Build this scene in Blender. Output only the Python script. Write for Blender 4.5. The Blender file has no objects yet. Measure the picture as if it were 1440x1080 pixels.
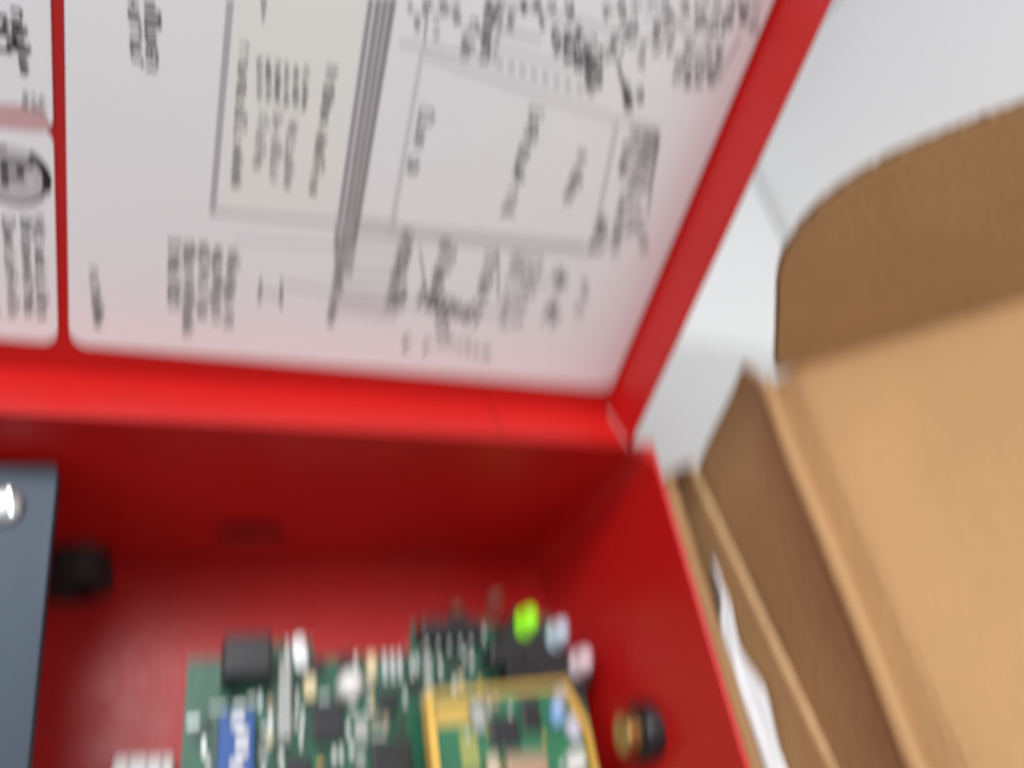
import bpy, bmesh, math, random
from mathutils import Vector, Matrix
import mathutils.noise as mn
rad = math.radians
S = bpy.context.scene
COL = S.collection

# ---------------------------------------------------------------- camera
cd = bpy.data.cameras.new('camera')
cam = bpy.data.objects.new('camera', cd); COL.objects.link(cam)
_x = Vector((0.9172960, -0.1625212, 0.3635311)); _y = Vector((-0.0739936, 0.8274570, 0.5566326)); _z = Vector((-0.3912710, -0.5374959, 0.7469975))
_m = Matrix((_x, _y, _z)).transposed().to_4x4(); _m.translation = Vector((-0.1236493, -0.0956917, 0.1589340))
cam.matrix_world = _m
cd.sensor_width = 36; cd.lens = 1065.484/1440*36
cd.clip_start = 0.005; cd.clip_end = 50
cd.dof.use_dof = True; cd.dof.focus_distance = 0.1; cd.dof.aperture_fstop = 4.0; cd.dof.aperture_ratio = 4.5
S.camera = cam
# ---------------------------------------------------------------- world, lamps, exposure (indoors, overhead ceiling panel, added fill lamp at left)
w = bpy.data.worlds.new('World'); S.world = w; w.use_nodes = True
bg = w.node_tree.nodes['Background']; bg.inputs[0].default_value = (0.93, 0.96, 1.0, 1); bg.inputs[1].default_value = 0.36
def area(name, loc, target, size, power, col):
    ld = bpy.data.lights.new(name, 'AREA'); ld.shape = 'RECTANGLE'; ld.size, ld.size_y = size; ld.energy = power; ld.color = col
    o = bpy.data.objects.new(name, ld); COL.objects.link(o); o.location = loc
    o.rotation_euler = (Vector(target)-Vector(loc)).to_track_quat('-Z', 'Y').to_euler(); return o
area('area_lamp', (-0.95, 0.12, 1.15), (0.0, 0.0, 0), (1.0, 0.8), 7.5, (0.98, 0.99, 1.0))  # added fill lamp low at left, unseen, brightens the walls
area('area_lamp', (-0.50, 0.42, 1.4), (0.0, 0.05, 0), (0.6, 0.6), 22, (0.98, 0.99, 1.0))
S.view_settings.view_transform = 'Standard'; S.view_settings.look = 'None'; S.view_settings.exposure = 0.16; S.view_settings.gamma = 1

# ---------------------------------------------------------------- materials
def mat(name, col, rough=.5, metal=0, noise=0, nscale=30, bump=0, bscale=200, coat=0, trans=0, emit=None, spec=.5, stretch=None, col2=None):
    m = bpy.data.materials.new(name); m.use_nodes = True; nt = m.node_tree; b = nt.nodes['Principled BSDF']
    b.inputs['Base Color'].default_value = (*col, 1); b.inputs['Roughness'].default_value = rough; b.inputs['Metallic'].default_value = metal
    b.inputs['Coat Weight'].default_value = coat; b.inputs['Transmission Weight'].default_value = trans; b.inputs['Specular IOR Level'].default_value = spec
    b.inputs['Coat Roughness'].default_value = .2
    if emit: b.inputs['Emission Color'].default_value = (*emit[0], 1); b.inputs['Emission Strength'].default_value = emit[1]
    tc = nt.nodes.new('ShaderNodeTexCoord'); mp = nt.nodes.new('ShaderNodeMapping'); nt.links.new(tc.outputs['Object'], mp.inputs[0])
    if stretch: mp.inputs['Scale'].default_value = stretch
    if noise:
        n = nt.nodes.new('ShaderNodeTexNoise'); n.inputs['Scale'].default_value = nscale; n.inputs['Detail'].default_value = 5
        nt.links.new(mp.outputs[0], n.inputs['Vector'])
        r = nt.nodes.new('ShaderNodeValToRGB'); r.color_ramp.elements[0].position = .3; r.color_ramp.elements[1].position = .7
        c2 = col2 or tuple(min(1, c*(1+noise)) for c in col)
        r.color_ramp.elements[0].color = (*[c*(1-noise) for c in col], 1); r.color_ramp.elements[1].color = (*c2, 1)
        nt.links.new(n.outputs['Fac'], r.inputs[0]); nt.links.new(r.outputs[0], b.inputs['Base Color'])
    if bump:
        n2 = nt.nodes.new('ShaderNodeTexNoise'); n2.inputs['Scale'].default_value = bscale; n2.inputs['Detail'].default_value = 3
        nt.links.new(mp.outputs[0], n2.inputs['Vector'])
        bp = nt.nodes.new('ShaderNodeBump'); bp.inputs['Strength'].default_value = bump; bp.inputs['Distance'].default_value = .001
        nt.links.new(n2.outputs['Fac'], bp.inputs['Height']); nt.links.new(bp.outputs[0], b.inputs['Normal'])
    return m
RED = mat('red_powder_coat', (.53, .009, .008), .40, noise=.05, nscale=25, bump=.12, bscale=900)
_nt = RED.node_tree; _n = _nt.nodes.new('ShaderNodeTexNoise'); _n.inputs['Scale'].default_value = 45; _n.inputs['Detail'].default_value = 8
_r = _nt.nodes.new('ShaderNodeMapRange'); _r.inputs[1].default_value = .35; _r.inputs[2].default_value = .7; _r.inputs[3].default_value = .35; _r.inputs[4].default_value = .45
_nt.links.new(_n.outputs['Fac'], _r.inputs[0]); _nt.links.new(_r.outputs[0], _nt.nodes['Principled BSDF'].inputs['Roughness'])
PAPER = mat('label_paper', (.90, .935, .95), .45, noise=.02, nscale=12)
CREAM = mat('cream_print', (.89, .92, .88), .45)
PINK = mat('pink_print', (.66, .42, .43), .45)
INK = [mat('ink_%s' % n, (v, v, v*1.02), .5) for n, v in (('pale', .34), ('grey', .16), ('dark', .075), ('black', .04), ('deep', .02))]
_grey = {}
def grey(v):
    v = round(v, 2)
    if v not in _grey: _grey[v] = mat('grey_print', (v, v, v*1.03), .5)
    return _grey[v]
KRAFT = mat('kraft_cardboard', (.45, .262, .122), .85, noise=.09, nscale=22, bump=.5, bscale=350, stretch=(1, .8, 1), spec=.2)
KRAFT_EDGE = mat('kraft_cut_edge', (.62, .42, .22), .9, noise=.18, nscale=300, spec=.2)
TABLE = mat('white_laminate', (.64, .645, .64), .4, noise=.02, nscale=6)
WALLM = mat('white_paint', (.92, .94, .93), .6, noise=.02, nscale=4, bump=.1, bscale=150)
WALLB = mat('lavender_grey_paint', (.50, .51, .57), .6, noise=.02, nscale=4, bump=.1, bscale=150)
BLUEG = mat('blue_grey_metal', (.034, .052, .076), .5, metal=.3, noise=.15, nscale=14, stretch=(4, .6, 1))
BLACK = mat('black_plastic', (.012, .012, .014), .4)
RUBBER = mat('black_rubber', (.016, .015, .016), .55)
PCB = mat('green_solder_mask', (.012, .10, .055), .35, noise=.4, nscale=220, coat=.1)
PCB2 = mat('bright_green_solder_mask', (.008, .15, .06), .28, noise=.3, nscale=160, coat=.3)
GOLD = mat('gold_yellow_edge', (.72, .45, .09), .35, metal=.25, noise=.1, nscale=120)
SILVER = mat('tinned_metal', (.66, .68, .68), .35, metal=.8)
WHITEP = mat('white_nylon', (.82, .82, .80), .4)
CREAMC = mat('cream_ceramic', (.72, .62, .38), .5)
TAN = mat('tan_ceramic', (.42, .28, .19), .5)
GREYP = mat('grey_plastic', (.38, .40, .38), .5)
BLUE = mat('blue_plastic', (.01, .075, .30), .35)
LBLUE = mat('light_blue_plastic', (.28, .50, .85), .35)
BRASS = mat('brass', (.48, .31, .11), .35, metal=.9)
SCREWM = mat('zinc_plated_steel', (.50, .54, .54), .38, metal=.8)
LEDG = mat('lime_green_lens', (.30, .85, .02), .25, emit=((.32, .95, .02), .35))
LEDB = mat('pale_blue_lens', (.62, .76, .90), .25)
LEDP = mat('pale_pink_lens', (.86, .70, .76), .25)
BROWN = mat('brown_epoxy', (.20, .06, .045), .4)
FILM = mat('white_plastic_film', (.80, .81, .83), .22, coat=.4, spec=.6)
HOLE = mat('dark_red_recess', (.22, .006, .007), .6)

# ---------------------------------------------------------------- mesh helpers
def link(name, bm, m, parent=None, smooth=False, bevel=0, seg=2):
    me = bpy.data.meshes.new(name); bmesh.ops.recalc_face_normals(bm, faces=bm.faces); bm.to_mesh(me); bm.free()
    for x in (m if isinstance(m, (list, tuple)) else [m]): me.materials.append(x)
    o = bpy.data.objects.new(name, me); COL.objects.link(o)
    if parent is not None: o.parent = parent
    if smooth:
        for p in me.polygons: p.use_smooth = True
    if bevel:
        md = o.modifiers.new('bevel', 'BEVEL'); md.width = bevel; md.segments = seg; md.limit_method = 'ANGLE'
    return o
def tag(o, label, cat, group=None):
    o['label'] = label; o['category'] = cat
    if group: o['group'] = group
def thing(name, label, cat, loc=(0, 0, 0), group=None):
    o = bpy.data.objects.new(name, None); COL.objects.link(o); o.location = loc; o.empty_display_size = .01; tag(o, label, cat, group); return o
def box(bm, lo, hi, M=None):
    vs = [bm.verts.new((x, y, z)) for z in (lo[2], hi[2]) for y in (lo[1], hi[1]) for x in (lo[0], hi[0])]
    for f in ((0, 2, 3, 1), (4, 5, 7, 6), (0, 1, 5, 4), (2, 6, 7, 3), (0, 4, 6, 2), (1, 3, 7, 5)): bm.faces.new([vs[i] for i in f])
    if M is not None: bmesh.ops.transform(bm, matrix=M, verts=vs)
    return bm
def cyl(bm, c, r, h, axis='Z', seg=24, r2=None, M=None):
    g = bmesh.ops.create_cone(bm, cap_ends=True, segments=seg, radius1=r, radius2=r if r2 is None else r2, depth=h)['verts']
    T = Matrix.Translation(c)
    R = {'Z': Matrix(), 'X': Matrix.Rotation(rad(90), 4, 'Y'), 'Y': Matrix.Rotation(rad(-90), 4, 'X')}[axis]
    bmesh.ops.transform(bm, matrix=(M or Matrix()) @ T @ R, verts=g); return bm
def lathe(bm, prof, c=(0, 0, 0), seg=24, M=None):
    rings = []; new = []
    for r, z in prof:
        if r < 1e-6: ring = [bm.verts.new((0, 0, z))]
        else: ring = [bm.verts.new((r*math.cos(2*math.pi*i/seg), r*math.sin(2*math.pi*i/seg), z)) for i in range(seg)]
        rings.append(ring); new += ring
    for a, b in zip(rings, rings[1:]):
        for i in range(seg):
            j = (i+1) % seg
            q = [a[i % len(a)], a[j % len(a)], b[j % len(b)], b[i % len(b)]]
            q = list(dict.fromkeys(q))
            if len(q) > 2: bm.faces.new(q)
    bmesh.ops.transform(bm, matrix=(M or Matrix()) @ Matrix.Translation(c), verts=new); return bm
def prism(bm, pts, z0, z1, M=None):
    a = [bm.verts.new((x, y, z0)) for x, y in pts]; b = [bm.verts.new((x, y, z1)) for x, y in pts]; n = len(pts)
    bm.faces.new(a[::-1]); bm.faces.new(b)
    for i in range(n): bm.faces.new((a[i], a[(i+1) % n], b[(i+1) % n], b[i]))
    if M is not None: bmesh.ops.transform(bm, matrix=M, verts=a+b)
    return bm
def B(): return bmesh.new()
def copy(o, loc=None, rot=0, parent=None):
    c = o.copy(); COL.objects.link(c); c.parent = parent if parent is not None else o.parent
    if loc is not None: c.location = loc
    c.rotation_euler = (0, 0, rot); return c
def rounded(x0, y0, x1, y1, r, n=6):
    pts = []
    for cx, cy, a in ((x1-r, y1-r, 0), (x0+r, y1-r, 90), (x0+r, y0+r, 180), (x1-r, y0+r, 270)):
        for i in range(n+1): t = rad(a+90*i/n); pts.append((cx+r*math.cos(t), cy+r*math.sin(t)))
    return pts
# door print: text columns (start, end, width, ink) and flat shapes, mm on the door
TEXT=[(-137.57,81.04,-136.54,69.9,2.05,2),(-134.94,81.7,-134,69.71,2.07,2),(-118.55,78.02,-117.67,50.26,1.73,1),(-102.06,77.47,-101.92,51.58,1.85,2),(-113.68,65.74,-113.91,55.01,1.64,0),(-111.12,66.28,-110.02,51.05,1.69,0),(-108.08,65.48,-107.3,51.56,1.70,0),(-128.64,35.47,-127.93,19.2,2.13,1),(-125.57,35.64,-124.47,13.26,2.18,1),(-122.43,35.64,-121.62,18.15,2.19,1),(-119.66,35.23,-118.7,17.77,2.22,1),(-116.57,35.03,-116.12,16.37,2.24,1),(-143.63,26.47,-142.74,13.12,1.81,2),(-81.45,73.38,-81.47,59.98,2.49,1),(-57.16,78.6,-56.95,53.73,2.81,2),(-42.58,71.76,-42.88,59.86,2.65,1),(-79.2,45.81,-79.12,25.55,3.45,1),(-69.52,44.66,-69.18,33.65,3.22,1),(-57.76,43.13,-56.71,31.98,3.40,1),(-51.21,44.14,-49.03,25.21,3.13,0),(-46.52,44.09,-45.51,25.64,3.23,0),(-93.68,39.88,-93.15,19.18,1.98,1),(-73.18,29.74,-56.91,26.35,4.36,2),(-66.29,25.58,-63.62,17,3.68,2),(-74.35,16.65,-66.51,15.38,2.94,2),(-59.72,17,-50.76,15.77,3.03,0),(-115.75,76.05,-114.78,68.34,0.94,2),(-114.04,76.18,-113.16,68.41,0.93,2),(-112.33,76.31,-111.51,68.35,0.95,2),(-110.59,76.45,-109.7,68.31,0.95,2),(-108.83,76.45,-108.04,68.38,0.96,2),(-106.92,76.48,-106.22,68.49,0.96,2),(-89.38,93.26,-88.91,91.81,1.40,2),(-86.22,94.06,-85.37,91.63,1.71,1),(-83.18,94.83,-82.21,92.69,1.73,2),(-80.5,94.85,-79.05,92.13,1.74,1),(-76.01,93.96,-74.99,87.86,1.94,1),(-73.54,97.27,-71.72,86.34,2.27,2),(-71.66,97.75,-71.06,92.44,1.50,1),(-66.98,98.93,-65.54,97.39,1.76,3),(-64.47,99.57,-63.38,98.21,1.78,2),(-61.03,100.44,-59.97,98.79,1.53,1),(-57.24,101.4,-55.79,98.72,1.87,1),(-58.3,95.84,-56.29,90.98,1.91,3),(-55.79,95.88,-53.42,90.62,2.08,3),(-53.16,95.66,-50.19,89.43,2.11,3),(-50.27,95.34,-47.37,88.55,2.15,3),(-47.39,95.6,-44.67,87.15,2.20,2),(-44.53,95.1,-43.77,92.28,2.04,2),(-47.57,90.03,-46.9,86.34,2.06,2),(-49.53,103.36,-47.01,100.47,1.85,1),(-46.07,104.24,-42.67,99.37,1.92,1),(-42.46,104.45,-40.14,96.74,2.37,1),(-39.19,105.98,-38.56,103.28,2.05,1),(-35.94,106.81,-34.04,103.83,1.99,2),(-31.82,107.85,-29.72,105.78,1.92,1),(-27.65,108.91,-24.93,102.95,2.46,1),(-23.42,109.98,-21.44,104.55,2.52,1),(-20,110.85,-17.58,103.21,2.93,1),(-16.54,111.73,-15.29,107.57,2.59,1),(-27.66,96.96,-26.08,92.29,2.18,1),(-24.78,97.01,-22.81,92.06,2.20,1),(-21.85,97.06,-20.14,92.34,2.24,1),(-18.88,97.12,-16.64,93.45,2.19,1),(-37.78,88.39,-35.26,84.13,2.43,3),(-35.32,89.25,-33.08,86.23,2.05,2),(-31.09,79.7,-30.87,69.67,4.26,0),(-27.8,79.88,-27.09,66.39,2.77,1),(-24.74,68.11,-24.46,62.59,3.68,0),(-31.47,57,-31.5,49.6,3.30,2),(-27.45,58.26,-25.29,49.78,2.45,1),(-23.73,59.86,-22.83,54.17,2.50,0),(-20.97,56.84,-17.41,51.03,1.97,0),(-39.47,41.56,-35.76,37.98,2.92,1),(-38.25,31.31,-35.22,27.35,3.03,1),(-31.14,39.68,-28.86,36.41,2.30,0),(-30.54,33.4,-27.77,29.38,2.34,0),(-88.01,92.3,-86.75,88.61,1.29,0),(-83.97,91.98,-82.57,87.99,1.31,1),(-77.04,90.29,-76.33,85.84,1.50,1),(-68.65,96.61,-68.24,93.13,1.38,1),(-62.44,97.34,-61.15,95.42,1.37,1),(-53.55,98.14,-53.06,95.4,1.47,2),(-44.84,98.12,-44.2,95.18,1.52,2),(-37.42,97.69,-36.2,92.65,1.93,1),(-35.84,102.51,-33.96,97,1.91,1),(-31.9,102,-30.42,97.54,1.77,1),(-27.01,101.69,-25.74,97.41,1.81,0),(-21.13,101.59,-20.03,97.8,1.86,0),(-18.47,102.22,-16.13,94.87,1.88,1),(-13.92,112.39,-12.24,106.8,1.87,0),(-32.83,75.42,-31.61,69.53,1.91,2),(-25.62,79.47,-23.19,69.32,1.76,1),(-28.42,64.68,-27.81,59.16,2.42,1),(-158.01,73.56,-157.86,67.67,2.47,4),(-157,72.64,-156.54,68.46,1.63,4),(-155.74,75.05,-155.25,68.28,1.83,3),(-155.42,69.46,-154.95,64.4,1.17,3),(-161.43,35.96,-162.37,13.34,1.62,1),(-158.84,35.66,-158.81,12.92,1.67,1),(-155.81,36.03,-155.78,14.18,1.67,2),(-153.35,36.76,-153.44,13.59,1.69,2),(-154.84,61.12,-155.19,57.4,0.91,0),(-153.5,60.9,-153.6,57.47,0.93,0),(-152.37,60.76,-152.23,57.5,0.96,0),]
QUAD=[([(-122.48, 85.11), (-121.27, 85.42), (-121.14, 42.96), (-122.39, 42.74)],0.5),([(-116.79, 86.92), (-115.56, 87.24), (-115.67, 82.57), (-115.93, 82.51)],0.45),([(-120.94, 85.87), (-97.81, 91.76), (-97.09, 47.13), (-120.26, 44.4)],'cream'),([(-97.28, 91.89), (-96.49, 92.09), (-94.78, 39.71), (-95.72, 39.56)],0.34),([(-95.96, 92.23), (-94.89, 92.5), (-93.18, 39.78), (-94.31, 39.78)],0.34),([(-94.63, 92.57), (-93.56, 92.84), (-92.04, 39.79), (-93.02, 39.81)],0.34),([(-93.29, 92.91), (-92.21, 93.18), (-90.89, 39.79), (-91.88, 39.81)],0.3),([(-97.55, 91.82), (-91.95, 93.25), (-90.73, 39.81), (-95.88, 39.53)],0.7),([(-95.88, 39.53), (-90.7, 39.64), (-90.45, 32.52), (-93.82, 32.77)],0.5),([(-85.24, 84.58), (-37.08, 81.12), (-37.07, 80.13), (-85.32, 83.59)],0.7),([(-85.53, 84.52), (-84.61, 84.45), (-82.94, 44.3), (-84.15, 44.46)],0.7),([(-38.14, 80.89), (-36.61, 80.89), (-31.27, 48.44), (-32.78, 48.6)],0.7),([(-84.29, 45.15), (-31.41, 48.82), (-31.25, 47.84), (-84.24, 44.09)],0.7),([(-121.63, 43.84), (-34.89, 49.85), (-34.61, 49.1), (-121.57, 43.04)],0.55),([(-105.19, 28.73), (-78.05, 27.29), (-77.89, 26.52), (-105.09, 28.0)],0.55),([(-116.82, 37.89), (-95.62, 39.93), (-95.54, 39.41), (-116.78, 37.39)],0.6),([(-96.65, 46.36), (-82.25, 47.43), (-82.14, 46.92), (-96.57, 45.86)],0.55),([(-95.09, 36.61), (-80.08, 37.05), (-79.97, 36.51), (-95.01, 36.08)],0.55),([(-71.23, 97.86), (-70.35, 98.08), (-69.37, 86.02), (-70.36, 86.08)],0.6),([(-71.28, 89.31), (-44.0, 89.16), (-44.0, 88.7), (-71.16, 88.91)],0.6),([(-110.67, 28.85), (-110.06, 28.94), (-109.89, 23.06), (-110.51, 22.97)],0.3),([(-106.18, 29.13), (-105.56, 29.22), (-104.9, 22.58), (-105.53, 22.49)],0.25),([(-110.21, 25.99), (-105.43, 25.53), (-105.36, 24.98), (-110.15, 25.45)],0.3),([(-42.11, 91.75), (-41.44, 91.9), (-35.53, 85.69), (-36.31, 83.9)],0.25),([(-93.96, 27.48), (-77.89, 26.52), (-77.87, 22.07), (-92.91, 22.97)],0.72),([(-32.53, 79.41), (-26.45, 79.98), (-25.18, 66.75), (-32.32, 68.32)],0.66),([(-71.22, 98.07), (-42.25, 98.53), (-42.22, 98.09), (-71.23, 97.65)],0.45),([(-70.62, 92.77), (-60.95, 93.0), (-60.94, 92.56), (-70.62, 92.33)],0.45),([(-42.4, 99.39), (-41.04, 90.72), (-41.6, 90.69), (-42.94, 99.35)],0.45),([(-37.67, 97.81), (-33.59, 103.24), (-33.1, 103.0), (-37.18, 97.56)],0.45),([(-33.06, 103.12), (-32.86, 96.43), (-33.44, 96.44), (-33.63, 103.13)],0.45),([(-90.11, 85.3), (-70.53, 86.85), (-70.49, 86.4), (-90.09, 84.87)],0.45),([(-85.42, 91.6), (-84.8, 86.33), (-85.26, 86.26), (-85.87, 91.53)],0.45),([(-77.94, 90.98), (-70.25, 91.46), (-70.23, 91.03), (-77.92, 90.55)],0.45),([(-30.71, 49.19), (-20.67, 60.64), (-20.1, 60.24), (-30.16, 48.76)],0.45),([(-20.72, 60.43), (-25.93, 79.44), (-25.31, 79.5), (-20.06, 60.46)],0.45),([(-36.99, 81.06), (-25.3, 81.17), (-25.22, 80.66), (-36.93, 80.56)],0.45),([(-56.46, 44.86), (-52.56, 31.51), (-53.17, 31.43), (-57.03, 44.77)],0.45),([(-67.3, 44.09), (-66.61, 41.37), (-67.17, 41.29), (-67.85, 44.0)],0.45),([(-78.08, 27.6), (-47.9, 28.26), (-47.76, 27.6), (-78.01, 26.98)],0.45),([(-81.68, 44.79), (-32.34, 48.59), (-32.16, 47.98), (-81.6, 44.23)],0.45),([(-96.22, 43.79), (-81.64, 44.62), (-81.57, 44.06), (-96.18, 43.24)],0.45),([(-95.72, 40.72), (-80.98, 41.47), (-80.91, 40.9), (-95.69, 40.17)],0.45),([(-94.54, 33.33), (-79.35, 33.67), (-79.28, 33.07), (-94.5, 32.75)],0.45),([(-93.95, 29.68), (-78.56, 29.91), (-78.5, 29.29), (-93.92, 29.09)],0.45),([(-50.9, 38.18), (-34.84, 38.44), (-34.7, 37.8), (-50.79, 37.56)],0.45),([(-75.64, 41.88), (-70.92, 29.09), (-71.46, 28.93), (-76.16, 41.71)],0.45),([(-39.47, 26.56), (-36.49, 42.16), (-35.83, 41.94), (-38.8, 26.3)],0.45),([(-39.73, 103.22), (-22.53, 104.52), (-22.44, 104.08), (-39.67, 102.78)],0.45),([(-36.59, 106.77), (-20.64, 97.17), (-20.99, 96.81), (-36.92, 106.43)],0.45),([(-21.85, 103.57), (-24.49, 92.84), (-25.09, 92.97), (-22.44, 103.68)],0.45),([(-14.43, 104.63), (-15.45, 94.9), (-16.08, 94.99), (-15.04, 104.7)],0.45),([(-69.26, 86.77), (-67.77, 86.69), (-67.57, 85.42), (-69.06, 85.51)],0.5),([(-66.62, 86.66), (-65.11, 86.57), (-64.89, 85.3), (-66.41, 85.39)],0.5),([(-63.95, 86.55), (-62.41, 86.46), (-62.18, 85.17), (-63.72, 85.27)],0.5),([(-61.23, 86.43), (-59.68, 86.34), (-59.43, 85.05), (-60.99, 85.14)],0.5),([(-58.48, 86.32), (-56.9, 86.22), (-56.64, 84.92), (-58.22, 85.02)],0.5),([(-55.69, 86.2), (-54.09, 86.11), (-53.81, 84.79), (-55.42, 84.89)],0.5),([(-52.86, 86.08), (-51.24, 85.98), (-50.94, 84.66), (-52.57, 84.76)],0.5),([(-49.99, 85.96), (-48.34, 85.86), (-48.03, 84.53), (-49.68, 84.63)],0.5),([(-47.07, 85.83), (-45.41, 85.74), (-45.08, 84.39), (-46.76, 84.5)],0.5),([(-165.72, 57.31), (-152.65, 58.87), (-151.76, 57.6), (-151.24, 55.29), (-152.54, 54.07), (-166.05, 52.72)],'pink'),]
DEP = .085
# ================================================================ setting
o = link('tabletop', box(B(), (-.9, -.8, -.13), (.2335, .3355, -.1)), TABLE); o['kind'] = 'structure'
o = link('side_wall', box(B(), (.237, -.8, -.13), (.26, .3355, .9)), WALLM); o['kind'] = 'structure'
o = link('back_wall', box(B(), (-.9, .336, -.13), (.26, .36, .9)), WALLB); o['kind'] = 'structure'

bm = prism(B(), [(.02, .1285), (.195, .1262), (.2325, .127), (.2325, .334), (.03, .334)], -.0996, -.0994)  # added sheet, paler than the greyed table, imitates a soft shadow boundary
o = link('shade_edge_sheet', bm, mat('added_sheet_white', (.82, .84, .83), .6)); tag(o, 'added white sheet imitating a shadow boundary on the tabletop behind the red cabinet', 'added_sheet')

# ================================================================ red alarm panel
panel = thing('alarm_panel', 'red metal alarm control cabinet with its hinged door standing open and wiring labels inside', 'control panel', (0, 0, -DEP))
def under(o, par):           # keep world coordinates of a mesh built in world space
    o.parent = par; o.matrix_parent_inverse = Matrix.Translation(par.location).inverted(); return o
X0, Y0, T = -.36, -.30, .0016
bm = B()
box(bm, (X0, Y0, -DEP-T), (0, 0, -DEP))                      # floor
body = under(link('cabinet_back', bm, RED), panel)
def wall(name, lo, hi, bev=.0006): return under(link(name, box(B(), lo, hi), RED, bevel=bev), panel)
wall('cabinet_wall', (X0-T, .0, -DEP-T), (T, T, 0))
wall('cabinet_wall', (0.0001, Y0, -DEP-T), (T, -.0001, -.0003))
wall('cabinet_wall', (X0-T, Y0, -DEP-T), (X0, -.0001, -.0003))
wall('cabinet_wall', (X0-T, Y0-T, -DEP-T), (T, Y0-.0001, -.0006))
bm = B(); pr = None; R_ = .007                              # the folded inner corner
for k in range(9):
    t = rad(90*k/8); x, y = -R_+R_*math.sin(t), -R_+R_*math.cos(t)
    cur = (bm.verts.new((x-.0001, y-.0001, -DEP)), bm.verts.new((x-.0001, y-.0001, -.0004)))
    if pr: bm.faces.new((pr[0], cur[0], cur[1], pr[1]))
    pr = cur
vt = [bm.verts.new((0, 0, -.0004))]
bm.verts.ensure_lookup_table(); bm.faces.new([bm.verts[2*k+1] for k in range(9)]+vt)
under(link('folded_corner', bm, RED), panel)
# door: pan with folded flanges, opened past vertical
LA = 1.1935
L = Vector((0, math.cos(LA), math.sin(LA))); N = Vector((0, -math.sin(LA), math.cos(LA))); XX = Vector((1, 0, 0))
FW = .0165
base = Vector((0, 0, .002)) - N*FW
LM = Matrix((XX, L, N)).transposed().to_4x4(); LM.translation = base      # local: x along width, y up the door, z toward the viewer
XR = -.0087
bm = B(); box(bm, (X0-.001, -.0011, -.0012), (XR+.0011, .31, 0)); bmesh.ops.transform(bm, matrix=LM, verts=bm.verts)
door = under(link('door', bm, RED), panel)
def flange(lo, hi):
    bm = B(); box(bm, lo, hi); bmesh.ops.transform(bm, matrix=LM, verts=bm.verts)
    return link('door_flange', bm, RED, door, bevel=.0004)
fl = flange((X0+.002, -.0012, -.0006), (XR-.0004, 0, FW)); 
flange((XR, -.0004, -.0006), (XR+.0012, .309, FW))
flange((X0-.0022, .0008, .0002), (X0-.001, .309, FW))
flange((X0+.002, .31, .0002), (XR-.0004, .3112, FW))
bm = B(); box(bm, (-.0470, -.0016, .0008), (-.0468, .0004, FW-.001)); bmesh.ops.transform(bm, matrix=LM, verts=bm.verts)
link('seam', bm, HOLE, door)
# labels on the door
def sheet(name, pts, z0=.0001, z1=.00035, m=PAPER, parent=None):
    bm = prism(B(), pts, z0, z1, LM); o = link(name, bm, m); return under(o, panel) if parent is None else o
def sub(o, par):
    o.parent = par; return o      # its parent already stands in world coordinates
lab_main = sheet('label_sheet', rounded(-.1486, .0073, -.0101, .290, .0038))
lab_main['label'] = 'large white wiring diagram label printed in grey and black'
lab_low = sheet('label_sheet', rounded(-.205, .0073, -.15075, .0553, .0034))
lab_low['label'] = 'small white label with round grey emblem'
lab_up = sheet('label_sheet', rounded(-.205, .0556, -.15075, .16, .001))
lab_up['label'] = 'white label with bold black characters and a pink band'
labs = [lab_main, lab_low, lab_up]
def which(x, y):
    if x > -.1497: return lab_main
    return lab_low if y < .0555 else lab_up
rng = random.Random(7)
def quad2(bm, pts, z):
    bm.faces.new([bm.verts.new(LM @ Vector((x, y, z))) for x, y in pts])
for x0, y0, x1, y1, wd, k in TEXT:
    a = Vector((x0, y0))/1000; b = Vector((x1, y1))/1000; d = (b-a); ln = d.length; d.normalize(); n = Vector((-d.y, d.x))
    wd = wd*1.3/1000; bm = B(); pos = 0
    gl = wd*.62 if k < 4 else wd*.9
    sw = wd*(.17 if k < 3 else .22)
    while pos < ln:
        if rng.random() < .13 and k < 3: pos += gl*.7; continue
        g = min(gl*rng.uniform(.75, 1.1), ln-pos+gl*.2)
        z = .00042
        def stroke(u0, v0, u1, v1):
            p = a+d*(pos+u0*g)+n*(v0*wd-wd/2); q = a+d*(pos+u1*g)+n*(v1*wd-wd/2); e = (q-p)
            if e.length < 1e-7: return
            e.normalize(); s = Vector((-e.y, e.x))*sw/2
            quad2(bm, [p-s, q-s, q+s, p+s], z+rng.uniform(0, .00004))
        hgt = 1 if rng.random() < .35 else .72
        stroke(.1, .05, .1, hgt)
        for _ in range(rng.choice((1, 2, 2, 3))):
            t = rng.choice((.08, hgt*.5, hgt))
            if rng.random() < .6: stroke(.1, t, .75, t)
            else: stroke(.75, .05, .75, hgt)
        pos += gl
    if len(bm.faces): sub(link('text_line', bm, INK[k]), which(x0/1000, y0/1000))
    else: bm.free()
for i, (pts, c) in enumerate(QUAD):
    bm = B(); z = .00038 if c in ('cream', 'pink') else .0004 + (i % 7)*.000004
    if c in ('cream', 'pink'): z = .00037
    quad2(bm, [(x/1000, y/1000) for x, y in pts], z)
    P0 = pts[0]
    sub(link('pink_band' if c == 'pink' else 'diagram_field' if c == 'cream' else 'diagram_line', bm, CREAM if c == 'cream' else PINK if c == 'pink' else grey(c)), lab_up if c == 'pink' else lab_main)
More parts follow.
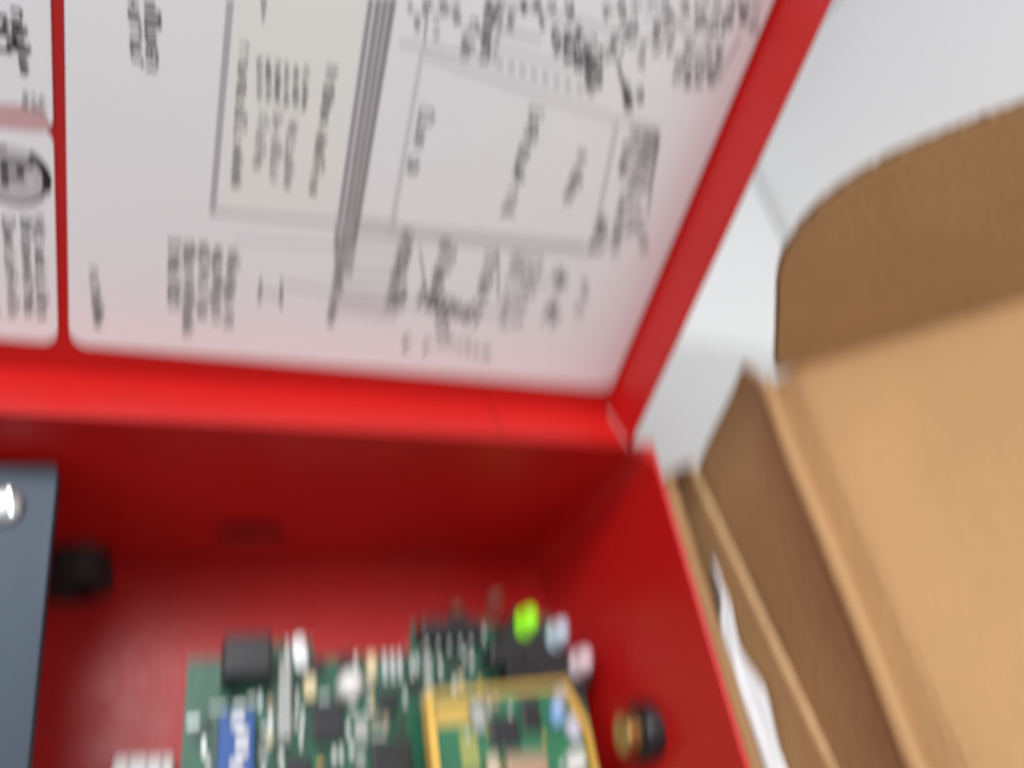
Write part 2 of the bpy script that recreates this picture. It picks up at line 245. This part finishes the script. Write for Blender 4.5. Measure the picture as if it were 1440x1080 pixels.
# round emblem: grey disc, dark rim arcs, blocky letter
ec = Vector((-.1574, .0445))
def ring(r0, r1, a0, a1, z, m, nm, n=32):
    bm = B(); 
    for i in range(n):
        t0 = rad(a0+(a1-a0)*i/n); t1 = rad(a0+(a1-a0)*(i+1)/n)
        quad2(bm, [ec+Vector((math.cos(t), math.sin(t)))*r for r, t in ((r0, t0), (r1, t0), (r1, t1), (r0, t1))], z)
    return sub(link(nm, bm, m), lab_low)
ring(.0001, .0058, 0, 360, .00038, grey(.56), 'emblem_disc')
ring(.0047, .0062, -25, 62, .00041, INK[4], 'emblem_arc'); ring(.0053, .0060, 100, 330, .00041, INK[2], 'emblem_arc')
bm = B()
for q in ((-.0022, -.0025, -.0010, .0032), (-.0022, .0020, .0032, .0032), (.0004, -.0006, .0016, .0020), (-.001, -.0006, .0004, .0004), (-.0045, -.004, -.003, -.001)):
    quad2(bm, [ec+Vector(p) for p in ((q[0], q[1]), (q[2], q[1]), (q[2], q[3]), (q[0], q[3]))], .00042)
sub(link('emblem_letter', bm, grey(.12)), lab_low)
bm = B()
for q in ((.0022, -.0028, .0034, .0018), (-.0022, -.0045, .0006, -.0032)):
    quad2(bm, [ec+Vector(p) for p in ((q[0], q[1]), (q[2], q[1]), (q[2], q[3]), (q[0], q[3]))], .00042)
sub(link('emblem_letter', bm, grey(.62)), lab_low)
# lock on the right wall, knockout and bushing on the far wall
lc = (0, -.0688, -.0362)
lock = under(link('lock_collar', lathe(B(), [(.0045, .0055), (.0066, .0052), (.0074, .0040), (.0076, 0)], seg=28, M=Matrix.Translation(lc) @ Matrix.Rotation(rad(-90), 4, 'Y')), BLACK, smooth=True), panel)
M = Matrix.Translation(lc) @ Matrix.Rotation(rad(-90), 4, 'Y')
core = link('lock_barrel', lathe(B(), [(.0048, .001), (.0048, .0088), (.0042, .0095), (.0015, .0095), (.0015, .0085), (0, .0085)], seg=24, M=M), BRASS)
sub(core, lock)
under(link('knockout', lathe(B(), [(0, .0001), (.0088, .0001), (.0094, .0006)], seg=28, M=Matrix.Translation((-.104, -.0002, -.0575)) @ Matrix.Rotation(rad(90), 4, 'X') @ Matrix.Scale(.5, 4, (0, 1, 0))), HOLE), panel)
under(link('bushing', lathe(B(), [(.0085, 0), (.0085, .004), (.0098, .0045), (.0098, .0095), (.0085, .0105), (.0055, .0107), (.005, .006), (0, .006)], seg=32, M=Matrix.Translation((-.1490, -.0002, -.0745)) @ Matrix.Rotation(rad(90), 4, 'X')), RUBBER), panel)

# ================================================================ blue grey cover plate with screw
PM = Matrix.Translation((-.1492, -.0018, -.0168)) @ Matrix.Rotation(rad(2.4), 4, 'Z') @ Matrix.Rotation(rad(9), 4, 'X')
pl = thing('metal_cover', 'blue grey metal cover plate with a bright screw at left inside the red cabinet', 'metal cover', (-.22, -.1, -DEP))
bm = prism(B(), rounded(-.16, -.20, 0, 0, .0015, 3), -.0012, 0, PM)
under(link('top_plate', bm, BLUEG, bevel=.0004), pl)
bm = B(); box(bm, (-.0012, -.198, -.0055), (0, -.002, -.0013), PM); under(link('side_lip', bm, BLUEG), pl)
M = PM @ Matrix.Translation((-.0098, -.0095, 0))
sc = under(link('screw', lathe(B(), [(.0042, 0), (.0042, .0007), (.0037, .0015), (.0022, .0021), (0, .0023)], seg=24, M=M), SCREWM, smooth=True), pl)
bm = B()
for x in (-.0016, .0016): box(bm, (x-.0004, -.0024, .0014), (x+.0004, .0024, .0025), M @ Matrix.Rotation(rad(12), 4, 'Z'))
sub(link('screw_slot', bm, SILVER), sc)

# ================================================================ circuit board
ZB = -.062
pcb = thing('circuit_board', 'green circuit board crowded with chips and connectors inside the red cabinet', 'circuit board', (-.06, -.08, ZB))
def part(name, bm, m, loc=None, rot=0, **k):
    o = link(name, bm, m, pcb, **k)
    if loc is not None: o.location = Vector(loc)-pcb.location; o.rotation_euler = (0, 0, rot)
    else: o.matrix_parent_inverse = Matrix.Translation(pcb.location).inverted()
    return o
outline = [(-.1185, -.20), (-.004, -.20), (-.004, -.052), (-.011, -.0285), (-.0575, -.0285), (-.0575, -.0365), (-.086, -.0365), (-.086, -.0315), (-.1, -.0315), (-.1, -.0345), (-.1185, -.0345)]
part('board', prism(B(), outline, ZB-.0016, ZB), PCB)
for x, y in ((-.114, -.16), (-.009, -.16), (-.0535, -.033), (-.113, -.048)):
    part('standoff', cyl(B(), (0, 0, -(DEP+ZB-.0016)/2-.0016), .0028, DEP+ZB-.0016, seg=6), SILVER, (x, y, ZB))
def blk(name, x, y, sx, sy, h, m, rot=0, bev=.0004, z=ZB): return part(name, box(B(), (-sx/2, -sy/2, 0), (sx/2, sy/2, h)), m, (x, y, z), rot, bevel=bev)
taken = []
def keep(x, y, sx, sy): taken.append((x-sx/2, y-sy/2, x+sx/2, y+sy/2))
# relay
r = blk('relay', -.1045, -.0375, .0118, .0105, .0125, BLACK, bev=.0008); keep(-.1045, -.0375, .013, .013)
# blue switch bank with white rockers
blk('switch_bank', -.1062, -.064, .0085, .028, .0065, BLUE); keep(-.1062, -.064, .010, .03)
rk = None
for i in range(8):
    loc = (-.1057 + (.0007 if i % 3 else -.0005), -.0525-i*.0034, ZB+.0065)
    if rk is None: rk = blk('rocker', *loc[:2], .0032, .0021, .0012, WHITEP, bev=.0003, z=loc[2])
    else: copy(rk, Vector(loc)-pcb.location)
# pale header strip and metal can
blk('pin_header', -.0945, -.0475, .0032, .021, .006, GREYP); keep(-.0945, -.0475, .0042, .022)
pn = None
for i in range(8):
    loc = (-.0945, -.0385-i*.00254, ZB+.006)
    if pn is None: pn = blk('header_pin', *loc[:2], .0008, .0008, .003, SILVER, bev=0, z=loc[2])
    else: copy(pn, Vector(loc)-pcb.location)
part('crystal_can', prism(B(), rounded(-.002, -.0045, .002, .0045, .0019), 0, .0042), SILVER, (-.0900, -.0355, ZB), rad(8), bevel=.0006); keep(-.09, -.0355, .005, .01)
blk('capacitor', -.0875, -.0445, .0034, .0055, .0032, CREAMC, bev=.0007); keep(-.0875, -.0445, .004, .006)
blk('chip', -.083, -.0535, .008, .0105, .0026, BLACK, rad(2)); keep(-.083, -.0535, .009, .011)
# white dome button
part('push_button', lathe(B(), [(.0034, 0), (.0036, .0035), (.0036, .0055), (.0030, .0072), (.0016, .0081), (0, .0083)], seg=24), WHITEP, (-.0772, -.0452, ZB), smooth=True); keep(-.0772, -.0452, .008, .008)
blk('capacitor', -.0705, -.0405, .0028, .0062, .0036, CREAMC, bev=.0006); keep(-.0705, -.0405, .003, .006)
blk('capacitor', -.0742, -.0565, .0036, .0062, .003, GREYP, bev=.0006)
for i in range(3): blk('lead_pin', -.0665+i*.0022, -.0405, .001, .0065, .002, SILVER, bev=0)
keep(-.0655, -.0405, .008, .008)
blk('chip', -.066, -.0495, .0052, .0052, .0022, BLACK); keep(-.066, -.0495, .006, .006)
blk('chip', -.0665, -.0655, .0105, .0115, .003, BLACK); keep(-.0665, -.0655, .012, .013)
blk('chip', -.0905, -.064, .006, .006, .002, BLACK); keep(-.0905, -.064, .006, .006)
# black connector along the far edge
blk('edge_connector', -.0475, -.0325, .018, .0062, .0085, BLACK, bev=.0006); keep(-.0475, -.0325, .02, .008)
for i in range(5): blk('contact', -.0548+i*.0034, -.0368, .0009, .0016, .006, SILVER, bev=0)
part('disc_capacitor', lathe(B(), [(0, -.0013), (.003, -.0012), (.0036, 0), (.003, .0012), (0, .0013)], seg=20, M=Matrix.Translation((0, 0, .0125)) @ Matrix.Rotation(rad(80), 4, 'X')), BROWN, (-.0345, -.0265, ZB), rad(15), smooth=True)
part('disc_capacitor', lathe(B(), [(0, -.0011), (.0025, -.001), (.003, 0), (.0025, .001), (0, .0011)], seg=20, M=Matrix.Translation((0, 0, .0105)) @ Matrix.Rotation(rad(80), 4, 'X')), BROWN, (-.046, -.0285, ZB), rad(-10), smooth=True)
# black indicator holder, three lenses
a0 = math.atan2(-.0457+.0325, -.0087+.0243)
blk('indicator_holder', -.0188, -.0428, .031, .0135, .0085, BLACK, a0, bev=.001); keep(-.0192, -.041, .028, .024)
blk('ribbon_socket', -.0315, -.0415, .0105, .0065, .0095, BLACK, rad(-12), bev=.0006); keep(-.0315, -.0415, .012, .008)
blk('relay', -.0255, -.0475, .0120, .0060, .0070, BLACK, rad(-20), bev=.0006)
for (x, y), m, nm in (((-.0243, -.0325), LEDG, 'glowing lime green indicator'), ((-.0146, -.0368), LEDB, 'pale blue indicator'), ((-.0087, -.0457), LEDP, 'pale pink indicator')):
    o = part('indicator_lens', lathe(B(), [(.0033, 0), (.0033, .0008), (.0029, .0009), (.0029, .0045), (.0025, .0062), (.0015, .0072), (0, .0076)], seg=24), m, (x, y, -.0535), smooth=True); o['label'] = nm
    part('lens_socket', cyl(B(), (0, 0, -.0045), .0034, .0085, seg=20), BLACK, (x, y, -.0535))
# daughter board with gold edge
DZ = -.0515
part('daughter_board', prism(B(), [(-.058, -.13), (-.0115, -.13), (-.0115, -.064), (-.0155, -.0515), (-.058, -.0515)], DZ-.0016, DZ), PCB2)
bm = B()
box(bm, (-.0588, -.13, DZ-.003), (-.0566, -.0508, DZ+.0022)); 
part('gold_edge', bm, GOLD)
bm = B(); box(bm, (-.0565, -.0524, DZ-.003), (-.0160, -.0508, DZ+.0012)); part('gold_edge', bm, GOLD)
bm = B(); prism(bm, [(-.0158, -.0508), (-.0172, -.0535), (-.0132, -.0650), (-.0132, -.13), (-.0110, -.13), (-.0110, -.0640)], DZ-.003, DZ+.0022); part('gold_edge', bm, GOLD)
for x, y in ((-.0545, -.1), (-.017, -.1), (-.0545, -.06), (-.019, -.062)):
    part('board_spacer', cyl(B(), (0, 0, (DZ-.0016+ZB)/2-ZB), .002, DZ-.0016-ZB, seg=12), GREYP, (x, y, ZB))
keep(-.0345, -.085, .05, .07)
def db(name, x, y, sx, sy, h, m, rot=0, **k): return blk(name, x, y, sx, sy, h, m, rot, z=DZ, **k)
db('gold_pad', -.0505, -.0565, .0105, .0045, .0004, GOLD, bev=0)
db('gold_pad', -.0475, -.0660, .0050, .0100, .0004, mat('olive_pad', (.30, .33, .09), .4), bev=0)
db('crystal_can', -.0445, -.0580, .0036, .0072, .003, GREYP, rad(6))
db('chip', -.0370, -.0625, .0085, .0085, .0022, BLACK, rad(2))
db('chip', -.0395, -.0545, .005, .0018, .001, TAN, rad(2))
db('chip', -.0285, -.0590, .0055, .0090, .002, BLACK)
db('module_cover', -.0325, -.0720, .0120, .0060, .0035, TAN, rad(-4), bev=.0008)
db('capacitor', -.0420, -.0710, .0035, .0060, .0030, mat('beige_ceramic', (.55, .47, .34), .5), rad(3), bev=.0007)
db('connector', -.0210, -.0595, .0036, .0048, .0036, LBLUE, rad(20), bev=.0006)
db('connector', -.0168, -.0640, .0036, .0062, .0036, mat('lilac_plastic', (.60, .60, .72), .4), rad(20), bev=.0006)
db('connector', -.0188, -.0555, .0045, .0042, .0032, GREYP, rad(20), bev=.0006)
db('connector', -.0178, -.0725, .0056, .0045, .0036, WHITEP, rad(10), bev=.0006)
for i in range(14): 
    db('solder_joint', -.0545+rng.uniform(0, .034), -.0548-rng.uniform(0, .022), .0009, .0016, .0006, rng.choice((SILVER, GOLD, WHITEP)), bev=0)
# small surface mount parts
protos = {}
kinds = [('resistor', .0012, .0024, .0009, BLACK), ('resistor', .0012, .0022, .0009, WHITEP), ('capacitor', .0014, .0026, .0013, TAN), ('capacitor', .0016, .0028, .0016, CREAMC), ('solder_pad', .0010, .0030, .0005, SILVER), ('chip', .0034, .0045, .0016, BLACK), ('transistor', .0024, .0028, .0014, GREYP), ('solder_pad', .0007, .0042, .0005, WHITEP), ('solder_pad', .0012, .0018, .0006, GOLD)]
wts = [5, 2.5, 2, 1.4, 3, 4, 2, 3, 1.0]
cnt = 0
for t in range(4000):
    if cnt >= 290: break
    k = rng.choices(range(len(kinds)), wts)[0]; nm, sx, sy, h, m = kinds[k]
    x = rng.uniform(-.1165, -.0065); y = rng.uniform(-.082, -.030); rot = rng.choice((0, 0, rad(90)))
    ex, ey = (sx, sy) if rot == 0 else (sy, sx)
    if y > -.0375 and not (-.0985 < x < -.0875 and y < -.0335 or -.0565 < x < -.0135): continue
    if x < -.111 and y > -.049: continue
    if any(x+ex/2 > a-.0003 and x-ex/2 < c+.0003 and y+ey/2 > b-.0003 and y-ey/2 < d+.0003 for a, b, c, d in taken): continue
    keep(x, y, ex, ey); cnt += 1
    if k in protos: copy(protos[k], Vector((x, y, ZB))-pcb.location, rot)
    else: protos[k] = blk(nm, x, y, sx, sy, h, m, rot, bev=0)
# white connector plug lying on the cabinet floor
plug = thing('wire_plug', 'white nylon multi pin plug lying on red cabinet floor beside the green circuit board', 'connector', (-.1275, -.0635, -DEP))
bm = B(); prism(bm, rounded(-.0072, -.012, .0072, .0085, .0012, 3), 0, .011); link('plug_housing', bm, WHITEP, plug, bevel=.0008)
for x in (-.0034, 0.0008, .0042):
    link('plug_slot', box(B(), (x-.0003, -.011, .0108), (x+.0003, .0088, .0113)), GREYP, plug)
plug.rotation_euler.z = rad(-4)

# ================================================================ cardboard box
cb = thing('cardboard_box', 'opened brown cardboard box with raised lid and round cornered flap beside the red cabinet', 'cardboard box', (.05, -.1, -.0995))
def cbp(name, bm, m=KRAFT, **k): return under(link(name, bm, m, **k), cb)
cbp('base_panel', box(B(), (-.40, -.34, -.0995), (.0365, .005, -.0872)))
def strip(name, prof, yfar, ynear, ny, thick, m=KRAFT, wob=0, par=None):
    bm = B(); rows = []
    for (x, z), yf in zip(prof, yfar):
        row = []
        for j in range(ny+1):
            y = yf + (ynear-yf)*j/ny
            q = Vector((x*7, y*26, z*9)); dx = wob*mn.noise(q); dz = wob*mn.noise(q+Vector((5, 9, 3)))
            row.append(bm.verts.new((x+dx, y, z+dz)))
        rows.append(row)
    for a, b in zip(rows, rows[1:]):
        for j in range(ny): bm.faces.new((a[j], a[j+1], b[j+1], b[j]))
    o = cbp(name, bm, m, smooth=True)
    md = o.modifiers.new('s', 'SOLIDIFY'); md.thickness = thick; md.offset = 0
    return o
def spline(pts, n=6):
    out = []
    P = [pts[0]]+list(pts)+[pts[-1]]
    for i in range(1, len(P)-2):
        for s in range(n):
            t = s/n; p0, p1, p2, p3 = P[i-1:i+3]
            out.append(tuple(.5*((2*b)+(-a+c)*t+(2*a-5*b+4*c-d)*t*t+(-a+3*b-3*c+d)*t**3) for a, b, c, d in zip(p0, p1, p2, p3)))
    out.append(tuple(pts[-1])); return out
# inner double wall with an open slot: two liners with the corrugated medium between
def corr(name, x, yf, yn, ztop_f, ztop_n, zb, th, pitch=.0032):
    bm = B(); n = 60
    for sx in (-th/2, th/2):
        A = []
        for j in range(n+1):
            t = j/n; y = yf+(yn-yf)*t; zt = min(ztop_n, ztop_f+.164*(yf-y)) + .0006*mn.noise(Vector((y*90, sx*900, 1)))
            A.append((bm.verts.new((x+sx-.00025, y, zb)), bm.verts.new((x+sx+.00025, y, zb)), bm.verts.new((x+sx-.00025, y, zt)), bm.verts.new((x+sx+.00025, y, zt))))
        for a, b in zip(A, A[1:]):
            bm.faces.new((a[0], b[0], b[2], a[2])); bm.faces.new((a[1], a[3], b[3], b[1])); bm.faces.new((a[2], b[2], b[3], a[3]))
    o = cbp(name, bm)
    bm = B(); m_ = int(abs(yn-yf)/pitch*8); pr = None
    for j in range(m_+1):
        t = j/m_; y = yf+(yn-yf)*t; xx = x+(th/2-.0004)*math.sin(2*math.pi*y/pitch); zt = min(ztop_n, ztop_f+.164*(yf-y))-.0004
        cur = (bm.verts.new((xx, y, zb)), bm.verts.new((xx, y, zt)))
        if pr: bm.faces.new((pr[0], cur[0], cur[1], pr[1]))
        pr = cur
    f = link('corrugated_medium', bm, KRAFT_EDGE); f['kind'] = 'stuff'; sub(f, o)
    bm = B(); pr = None
    for j in range(n+1):
        y = yf+(yn-yf)*j/n; zt = min(ztop_n, ztop_f+.164*(yf-y)) + .0004*mn.noise(Vector((y*120, 3, 1))); e = .0003*mn.noise(Vector((y*150, 8, 1)))
        cur = [bm.verts.new((x+a+e, y, zt+b)) for a, b in ((-.0012, -.0002), (-.0009, .0009), (.0003, .0011), (.0009, -.0002))]
        if pr:
            for k in range(4): bm.faces.new((pr[k], pr[(k+1) % 4], cur[(k+1) % 4], cur[k]))
        pr = cur
    sub(link('cut_edge', bm, KRAFT_EDGE), o); return o
bm = B(); n = 70; pr = None
for j in range(n+1):
    y = .0015-.3015*j/n; a = mn.noise(Vector((2, y*60, 1)))*.0006; e = mn.noise(Vector((7, y*90, 4)))*.0006
    cur = [bm.verts.new((.0195+x+a, y, z+e)) for x, z in ((-.0024, -.066), (-.0024, -.0222), (-.0016, -.0203), (.0004, -.0196), (.0020, -.0205), (.0025, -.0226), (.0021, -.066))]
    if pr:
        for k in range(6): bm.faces.new((pr[k], pr[k+1], cur[k+1], cur[k]))
    else: bm.faces.new(cur)
    pr = cur
cbp('rolled_rim', bm, smooth=True)
cbp('inner_wall', box(B(), (.0180, -.30, -.0872), (.0205, .001, -.0665)))
corr('inner_wall', .0328, .0085, -.30, -.0241, -.0055, -.0872, .0024)
cbp('slot_floor', box(B(), (.0205, -.30, -.060), (.0316, .004, -.058)))
strip('slot_end', [(.0205, -.06), (.0205, -.030), (.0208, -.0215)], [.0025]*3, .0010, 1, .0003)
bm = B(); v = [bm.verts.new(p) for p in ((.0195, .002, -.0872), (.0195, .002, -.0203), (.0328, .0086, -.0246), (.0328, .0086, -.0872))]; bm.faces.new(v)
o = cbp('slot_end', bm); md = o.modifiers.new('s', 'SOLIDIFY'); md.thickness = .0012; md.offset = 1
# outer side wall, folding over a double score into the lid
prof = spline([(.0382, -.0872), (.0378, -.05), (.0372, -.026), (.0360, -.012), (.0336, .004), (.0303, .0160), (.0284, .0202), (.0296, .0220), (.0318, .0205), (.0336, .0206), (.0350, .0248), (.0358, .0273)], 6)
yf = []
for x, z in prof:
    if z < -.0245: yf.append(.009)
    elif z < .016: yf.append(.009+(.0212-.009)*((z+.0245)/.0405)**.62)
    else: yf.append(.0212-(.0212-.011)*min(1, (z-.016)/.006))
for i in range(len(prof)-26, len(prof)): yf[i] = .0115
side = strip('side_wall_panel', prof, yf, -.30, 90, .0018, wob=.0020)
ang = rad(40.4); ca, sa = math.cos(ang), math.sin(ang)
lp = [(.0358+ca*u, .0273+sa*u) for u in (0, .002, .006, .012, .02, .03, .045, .06, .075, .09, .105, .12)]
lp = [(x, z-.0012*math.exp(-((i*.6)**2))) for i, (x, z) in enumerate(lp)]
strip('lid_panel', lp, [.0118]*len(lp), -.30, 90, .0022, wob=.0013)
# tuck flap: rounded corner, two liners with visible flutes in the cut edge
cdir = Vector((ca, 0, sa)); nn = Vector((-sa, 0, ca)); ph = rad(75)
wdir = Vector((0, math.cos(ph), 0))+nn*math.sin(ph); fn = cdir.cross(wdir)
FMx = Matrix((cdir, wdir, fn)).transposed().to_4x4(); FMx.translation = Vector((.0325, .0122, .0246))
fo = [(-.0002, 0), (.0012, .0095), (.0025, .0181), (.0045, .0326), (.0059, .0380), (.0079, .0421), (.0124, .0479), (.0179, .0523), (.0248, .0555), (.0330, .0577), (.0409, .0587), (.0518, .0592), (.0623, .0594), (.13, .0596), (.13, 0)]
fth = .0030
dense = []
for p, q in zip(fo, fo[1:]):
    k = max(1, int((Vector(q)-Vector(p)).length/.0015)) if p[1] > .027 and q[1] > .027 else 1
    for s in range(k): dense.append((p[0]+(q[0]-p[0])*s/k, p[1]+(q[1]-p[1])*s/k))
dense.append(fo[-1])
tf = None
for zo in (-fth, 0):
    pts = [(x, y + .0008*mn.noise(Vector((x*500, zo*4000, 2))) if y > .027 else y) for x, y in dense]
    bm = prism(B(), pts, zo-.00022, zo+.00022, FMx); o = cbp('tuck_flap' if tf is None else 'flap_liner', bm)
    if tf is None: tf = o
bm = B(); pr = None
def ytop(u):
    for p, q in zip(fo, fo[1:]):
        if p[0] <= u <= q[0] and q[0] > p[0]: return p[1]+(q[1]-p[1])*(u-p[0])/(q[0]-p[0])
    return .0595
for j in range(1115):
    u = .0002+j*.000116; zz = -fth/2+(fth/2-.0003)*math.sin(2*math.pi*u/.0066)
    cur = (bm.verts.new(FMx @ Vector((u, .0002, zz))), bm.verts.new(FMx @ Vector((u, max(.0004, ytop(u)-.0003), zz))))
    if pr: bm.faces.new((pr[0], cur[0], cur[1], pr[1]))
    pr = cur
f = link('corrugated_medium', bm, KRAFT_EDGE); f['kind'] = 'stuff'; sub(f, tf)

# ================================================================ crumpled white plastic bag tucked in the slot
bm = B(); G = []
nu, nv = 90, 14
for i in range(nu+1):
    t = i/nu; y = -.0185-t*.15
    wl = .0330-.0098*min(1, t*4); wr = .0334-.0040*math.sin(min(1, t*2.6)*2.2)
    row = []
    for j in range(nv+1):
        s = j/nv; x = wl+(wr-wl)*s
        z = -.0285+.012*t+.0028*math.sin(s*7+2.2*mn.noise(Vector((y*40, 0, 1))))*min(1, t*6+.25)+.0030*mn.noise(Vector((x*260, y*55, 3)))
        row.append(bm.verts.new((x, y, z)))
    G.append(row)
for a, b in zip(G, G[1:]):
    for j in range(nv): bm.faces.new((a[j], a[j+1], b[j+1], b[j]))
o = link('plastic_bag', bm, FILM, smooth=True); md = o.modifiers.new('s', 'SOLIDIFY'); md.thickness = .0003
tag(o, 'crumpled white plastic bag tucked in the slot of the brown cardboard box wall', 'plastic bag')
